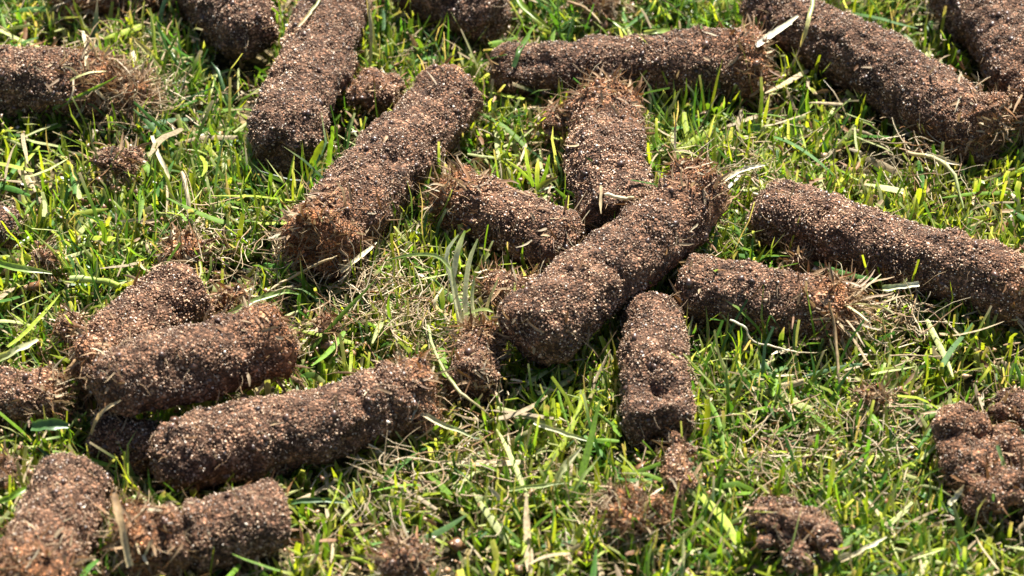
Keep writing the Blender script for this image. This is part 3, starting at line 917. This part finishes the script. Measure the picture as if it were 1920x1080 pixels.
def strand(name, label, cat, pts, width, col, col2=None, fold=0.75, group=None, plane=0.0085, z=None, round_=False, tipf=0.3, lift=0.0):
    m = max(8, 4 * len(pts))
    if z is not None:
        P = np.array([at(p[0], p[1], zz) for p, zz in zip(pts, z)])
    else:
        P = np.array([surface_hit(p[0], p[1], plane) for p in pts]) + np.array((0, 0, lift))
    X = spline(P, m)[None]
    rs = np.random.default_rng(int(pts[0][0] * 7 + pts[0][1]) % 9973)
    X = X + np.cumsum(rs.normal(0, 0.00009, X.shape), 1)
    w = 0.8 * width / 2 * px_size(X[0, m // 2])
    W = np.interp(np.linspace(0, 1, m), [0, .08, .7, 1], [.75, 1, .95, tipf])[None] * w * rs.uniform(.78, 1.12, (1, m))
    c0 = SC[col]; c1 = SC[col2 or col]
    f = np.linspace(0, 1, m)[None, :, None]
    C = (c0 * (1 - f) + c1 * f) * rs.uniform(.7, 1.15, (1, m, 1))
    if round_:
        v, fc, c = tubes(X, W, C, 6)
        mat = M_STRAW
    else:
        t = X[0, -1] - X[0, 0]
        view = norm(CAMP - X[0, m // 2] + np.array((0.1, 0, 0.25)))
        v, fc, c = ribbons(X, W, np.repeat(norm(np.cross(t, view))[None, None], m, 1), fold, C)
        mat = M_STRAW if cat in ('straw', 'root') else M_GRASS
    o = build(name, v, fc, mat, C=c, smooth=True, origin=X[0, 0])
    return tag(o, label, cat, group)


G1, G2, G3 = 'dry straws lying about', 'grass blades that stand out', 'thin roots and stems'
strand('dry_straw', 'broad pale straw lying across the top of the upper right core', 'straw', [(1416, 88), (1450, 66), (1500, 28)], 15, 'white', 'cream', group=G1)
strand('grass_leaf', 'pale green blade hanging over the upper right core from the top edge', 'grass blade', [(1524, -8), (1517, 40), (1507, 85)], 11, 'pale_green', 'straw', group=G2, z=(.0225, .0212, .0165))
strand('dry_straw', 'short pale straw stuck between the crossing core and the upright-looking one', 'straw', [(1134, 366), (1162, 370), (1192, 371)], 9, 'cream', 'straw', group=G1, tipf=.8, z=(.0215, .0220, .0222), round_=True)
strand('dry_straw', 'thin tan straw on the lower end of the upright-looking core', 'straw', [(1126, 348), (1123, 398)], 7, 'straw', group=G1)
strand('dry_stalk', 'long thin bent stem arching down past the broken core stub', 'straw', [(803, 610), (815, 660), (845, 715), (880, 752), (910, 778)], 8, 'pale_green', 'straw', group=G3, round_=True, z=(.009, .0115, .013, .012, .009))
strand('dry_straw', 'forked straw at the rooted end of the long diagonal core', 'straw', [(640, 512), (668, 486), (704, 452)], 11, 'straw', 'cream', group=G1)
strand('dry_stalk', 'pale root stem crossing the grass left of the rooted diagonal core', 'straw', [(500, 545), (545, 520), (600, 494), (628, 482)], 7, 'straw', group=G3, round_=True)
strand('dry_stalk', 'white crooked dead stem standing in the grass at left', 'straw', [(340, 322), (347, 365), (352, 400), (355, 442)], 12, 'straw', 'cream', group=G3, z=(.0125, .011, .008, .0045), round_=True)
strand('dry_stalk', 'pale withered stem hanging below the thatch tuft at left', 'straw', [(284, 254), (298, 296), (312, 335), (308, 405)], 10, 'cream', 'straw', group=G3, z=(.012, .0115, .009, .006))
strand('dry_straw', 'cream straw standing up from the thatch tuft at left', 'straw', [(246, 94), (253, 130), (248, 170)], 10, 'cream', group=G1)
strand('dry_straw', 'cream straw on top of the dark left edge core', 'straw', [(154, 58), (160, 95), (159, 122)], 9, 'cream', 'straw', group=G1)
strand('grass_leaf', 'slender green blade crossing the front of the dark left edge core', 'grass blade', [(100, 205), (160, 178), (220, 141)], 10, 'green', 'bright', group=G2, z=(.0075, .0125, .018), tipf=.1)
strand('grass_stalk', 'upright pale stem against the long core at the top', 'grass stem', [(694, 122), (695, 60), (692, -6)], 9, 'pale_green', 'straw', group=G3, z=(.008, .016, .023), round_=True)
strand('grass_leaf', 'pale blade slanting over the top left shoulder of the long top core', 'grass blade', [(560, 50), (585, 25), (608, -4)], 8, 'straw', 'pale_green', group=G2)
strand('grass_leaf', 'broad dark green blade flat at the left edge beside the pile', 'grass blade', [(60, 800), (95, 797), (132, 800)], 28, 'teal', group=G2, z=(.010, .0105, .010), tipf=.6)
strand('grass_leaf', 'wide pale blade at the left edge above the edge core', 'grass blade', [(-10, 678), (30, 660), (68, 638)], 17, 'pale_green', 'cream', group=G2, z=(.010, .011, .010))
strand('grass_stalk', 'thick pale green stem lying left of the pale pile core', 'grass stem', [(130, 522), (175, 522), (222, 534)], 18, 'pale_green', 'yellow', group=G3, round_=True, tipf=.8)
strand('grass_leaf', 'long flat green blade at the left edge below the tiny round clod', 'grass blade', [(-10, 492), (40, 508), (98, 516)], 17, 'bright', 'pale_green', group=G2, z=(.009, .010, .009))
strand('grass_leaf', 'bright green blade at the lower left edge beside the crumbled clod', 'grass blade', [(-6, 942), (25, 928), (56, 912)], 15, 'bright', group=G2, z=(.009, .0105, .010), tipf=.15)
strand('grass_leaf', 'long pale blade lying across the turf in the middle foreground', 'grass blade', [(955, 918), (1005, 912), (1060, 908)], 10, 'pale_green', group=G2, z=(.008, .009, .009))
strand('grass_leaf', 'broad pale blade standing aslant in the middle foreground', 'grass blade', [(1034, 920), (1055, 880), (1086, 838)], 17, 'pale_green', 'cream', group=G2, z=(.006, .009, .012), tipf=.35)
strand('grass_leaf', 'white edged blade lying left of the hollowed core', 'grass blade', [(1000, 792), (1050, 806), (1112, 826)], 11, 'cream', 'pale_green', group=G2, z=(.0095, .0095, .009))
strand('grass_leaf', 'long green blade rising to the right in the middle foreground', 'grass blade', [(1052, 945), (1085, 905), (1130, 850)], 10, 'green', 'pale_green', group=G2, z=(.006, .0095, .0125), tipf=.1)
strand('dry_straw', 'cream straw running right from the end of the long pile core', 'straw', [(786, 776), (830, 795), (885, 818)], 12, 'straw', 'pale_green', group=G1, z=(.011, .0105, .0095))
strand('root_thread', 'curly white root thread in front of the straw tufted core', 'root', [(1368, 601), (1394, 612), (1408, 640), (1450, 650), (1498, 662), (1535, 665)], 5, 'white', 'straw', group=G3, z=(.016, .015, .0115, .0105, .010, .009), round_=True)
strand('root_thread', 'limp tan stem dangling from the straw tufted core', 'root', [(1555, 565), (1563, 620), (1566, 690), (1572, 738)], 8, 'brown', 'straw', group=G3, z=(.0175, .013, .009, .0055), round_=True)
strand('dry_straw', 'cut cream straw end at the tip of the straw tuft', 'straw', [(1655, 540), (1690, 536), (1728, 532)], 15, 'pale_green', 'cream', group=G1, z=(.0115, .012, .012), tipf=.9)
strand('dry_straw', 'pale straw on the turf beside the knobbly bottom right clod', 'straw', [(1575, 1052), (1620, 1032), (1662, 1010)], 10, 'straw', 'cream', group=G1, z=(.008, .009, .009))
strand('dry_straw', 'small pale leaf scrap beside the large ragged clod', 'straw', [(1780, 948), (1795, 930), (1808, 908)], 13, 'cream', 'straw', group=G1, z=(.008, .009, .011))
strand('grass_leaf', 'thin green blade leaning on the large ragged clod', 'grass blade', [(1868, 835), (1880, 870), (1893, 905)], 9, 'teal', 'pale_green', group=G2)
strand('dry_stalk', 'pale stem lying below the end of the upper right core', 'straw', [(1702, 286), (1745, 298), (1775, 318), (1790, 345), (1805, 395)], 11, 'straw', 'pale_green', group=G3, z=(.009, .010, .010, .009, .006), round_=True)
strand('dry_straw', 'cream straw lying just under the end of the upper right core', 'straw', [(1735, 288), (1770, 300), (1800, 310)], 11, 'cream', 'straw', group=G1, z=(.0105, .0105, .010))
strand('dry_straw', 'pale straw pointing right from the frayed end of the crossing core', 'straw', [(1350, 345), (1390, 322), (1436, 308)], 12, 'straw', 'cream', group=G1, z=(.0165, .0165, .016))
strand('grass_leaf', 'curved green blade leaning on the left end of the horizontal core', 'grass blade', [(962, 125), (978, 90), (1002, 48)], 12, 'teal', 'green', group=G2, tipf=.3)
strand('grass_leaf', 'bright green blade at the top edge left of the horizontal core', 'grass blade', [(968, -8), (995, 25), (1030, 52)], 13, 'bright', 'yellow', group=G2, z=(.012, .011, .009))
strand('root_thread', 'brown twig-like stem at the top above the horizontal core', 'root', [(1062, 4), (1090, 14), (1108, 25), (1124, 42)], 7, 'brown', 'straw', group=G3, round_=True, plane=.011)
strand('grass_leaf', 'green leaf scrap lying along the top of the horizontal core', 'grass blade', [(1208, 62), (1240, 58), (1274, 54)], 12, 'pale_green', 'green', group=G2)
strand('dry_straw', 'tan straw embedded along the side of the long pile core', 'straw', [(468, 812), (500, 800), (530, 793)], 9, 'straw', 'brown', group=G1)
strand('dry_straw', 'upright brown splinter at the left end of the cracked bottom core', 'straw', [(212, 925), (222, 980), (238, 1062)], 18, 'brown', 'straw', group=G1, z=(.021, .0185, .012), tipf=1.0)
strand('dry_straw', 'bent straw hanging on the left end of the topmost pile core', 'straw', [(170, 815), (188, 775), (225, 752)], 9, 'straw', group=G1)
strand('grass_leaf', 'yellow green blade beside the upper left long core', 'grass blade', [(585, 325), (597, 292), (607, 262)], 20, 'bright', 'yellow', group=G2, z=(.006, .010, .0135), tipf=.35)
strand('grass_leaf', 'upright narrow green blade between the two long left cores', 'grass blade', [(617, 330), (619, 285), (624, 235)], 13, 'bright', group=G2, z=(.005, .011, .018), tipf=.6)
strand('grass_leaf', 'forked dry-tipped blade rising above the left thatch tuft', 'grass blade', [(306, 124), (280, 100), (248, 72)], 14, 'bright', 'straw', group=G2, z=(.006, .010, .013), tipf=.1)
strand('grass_leaf', 'pointed green blade right of the left thatch tuft', 'grass blade', [(292, 120), (284, 70), (278, 20)], 9, 'bright', 'pale_green', group=G2, z=(.006, .012, .0175), tipf=.1)
strand('grass_leaf', 'pale long blade crossing the gap right of the pale pile core', 'grass blade', [(408, 610), (450, 572), (520, 542), (560, 545)], 14, 'pale_green', 'bright', group=G2, z=(.009, .011, .0105, .009))
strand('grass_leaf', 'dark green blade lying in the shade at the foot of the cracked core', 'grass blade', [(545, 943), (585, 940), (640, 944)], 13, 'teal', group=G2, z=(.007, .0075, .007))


# the pale torn tuft in the middle
def tuft(label, spec, col, seed):
    rng = np.random.default_rng(seed)
    base = at(*spec[0][0], spec[0][2][0])
    root = thing('grass_tuft', label, 'grass tuft', base, 'torn grass tufts')
    for pts, z, w, ca, cb in [(s[1], s[2], s[3], s[4], s[5]) for s in spec]:
        P = np.array([at(p[0], p[1], zz) for p, zz in zip(pts, z)])
        X = spline(P, 9)[None]
        W = np.interp(np.linspace(0, 1, 9), [0, .2, .7, 1], [.8, 1, .9, .3])[None] * 0.68 * w / 2 * px_size(base)
        f = np.linspace(0, 1, 9)[None, :, None]
        view = norm(CAMP - X[0, 4] + rng.normal(size=3) * 0.15)
        v, fc, c = ribbons(X, W, np.repeat(norm(np.cross(X[0, -1] - X[0, 0], view))[None, None], 9, 1), rng.uniform(.2, .7), SC[ca] * (1 - f) ** 0.6 + SC[cb] * (1 - (1 - f) ** 0.6))
        build('blade', v, fc, M_PALE if col == 'pale' else M_GRASS, root, c, smooth=True, origin=base)
    return root


b0 = (858, 590)
tuft('pale torn grass tuft with white stems in the middle', [
    (b0, [(868, 608), (855, 560), (846, 500)], (.008, .012, .017), 15, 'cream', 'pale_green'),
    (b0, [(875, 606), (872, 555), (880, 490), (896, 448)], (.008, .012, .018, .022), 14, 'cream', 'pale_green'),
    (b0, [(862, 606), (852, 540), (838, 478), (860, 440)], (.008, .013, .018, .021), 16, 'white', 'pale_green'),
    (b0, [(850, 520), (858, 470), (872, 432)], (.015, .019, .023), 16, 'cream', 'bright'),
    (b0, [(846, 505), (820, 480), (770, 478), (720, 490)], (.017, .0185, .017, .013), 10, 'pale_green', 'bright'),
    (b0, [(870, 590), (905, 580), (925, 585)], (.010, .012, .012), 10, 'pale_green', 'yellow'),
    (b0, [(890, 600), (885, 560), (890, 515)], (.008, .012, .016), 10, 'cream', 'bright'),
    (b0, [(840, 590), (815, 570), (830, 540)], (.008, .012, .013), 9, 'straw', 'cream'),
    (b0, [(905, 600), (918, 560), (935, 520)], (.008, .012, .015), 9, 'straw', 'pale_green')], 'pale', 3)
b0 = (1030, 345)
tuft('bright green tuft with red-tipped blade between the central cores', [
    (b0, [(1005, 355), (1020, 345), (1045, 333)], (.008, .010, .012), 16, 'bright', 'brown'),
    (b0, [(1008, 350), (1008, 320), (1010, 300)], (.006, .010, .014), 15, 'bright', 'straw'),
    (b0, [(1000, 350), (990, 310), (985, 275)], (.006, .011, .016), 12, 'bright', 'pale_green'),
    (b0, [(1012, 352), (1024, 320), (1030, 290)], (.006, .010, .014), 11, 'green', 'bright'),
    (b0, [(1002, 345), (975, 318), (950, 300)], (.006, .010, .012), 10, 'bright', 'pale_green')], 'bright', 4)
b0 = (1065, 360)
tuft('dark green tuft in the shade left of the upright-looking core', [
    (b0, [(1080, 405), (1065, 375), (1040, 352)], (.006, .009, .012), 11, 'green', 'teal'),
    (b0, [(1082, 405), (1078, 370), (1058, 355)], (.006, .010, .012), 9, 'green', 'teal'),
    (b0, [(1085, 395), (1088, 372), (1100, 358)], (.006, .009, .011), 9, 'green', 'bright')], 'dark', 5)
tri_total = sum(len(m.loops) - 2 * len(m.polygons) for m in bpy.data.meshes)
print('TRIS', tri_total)
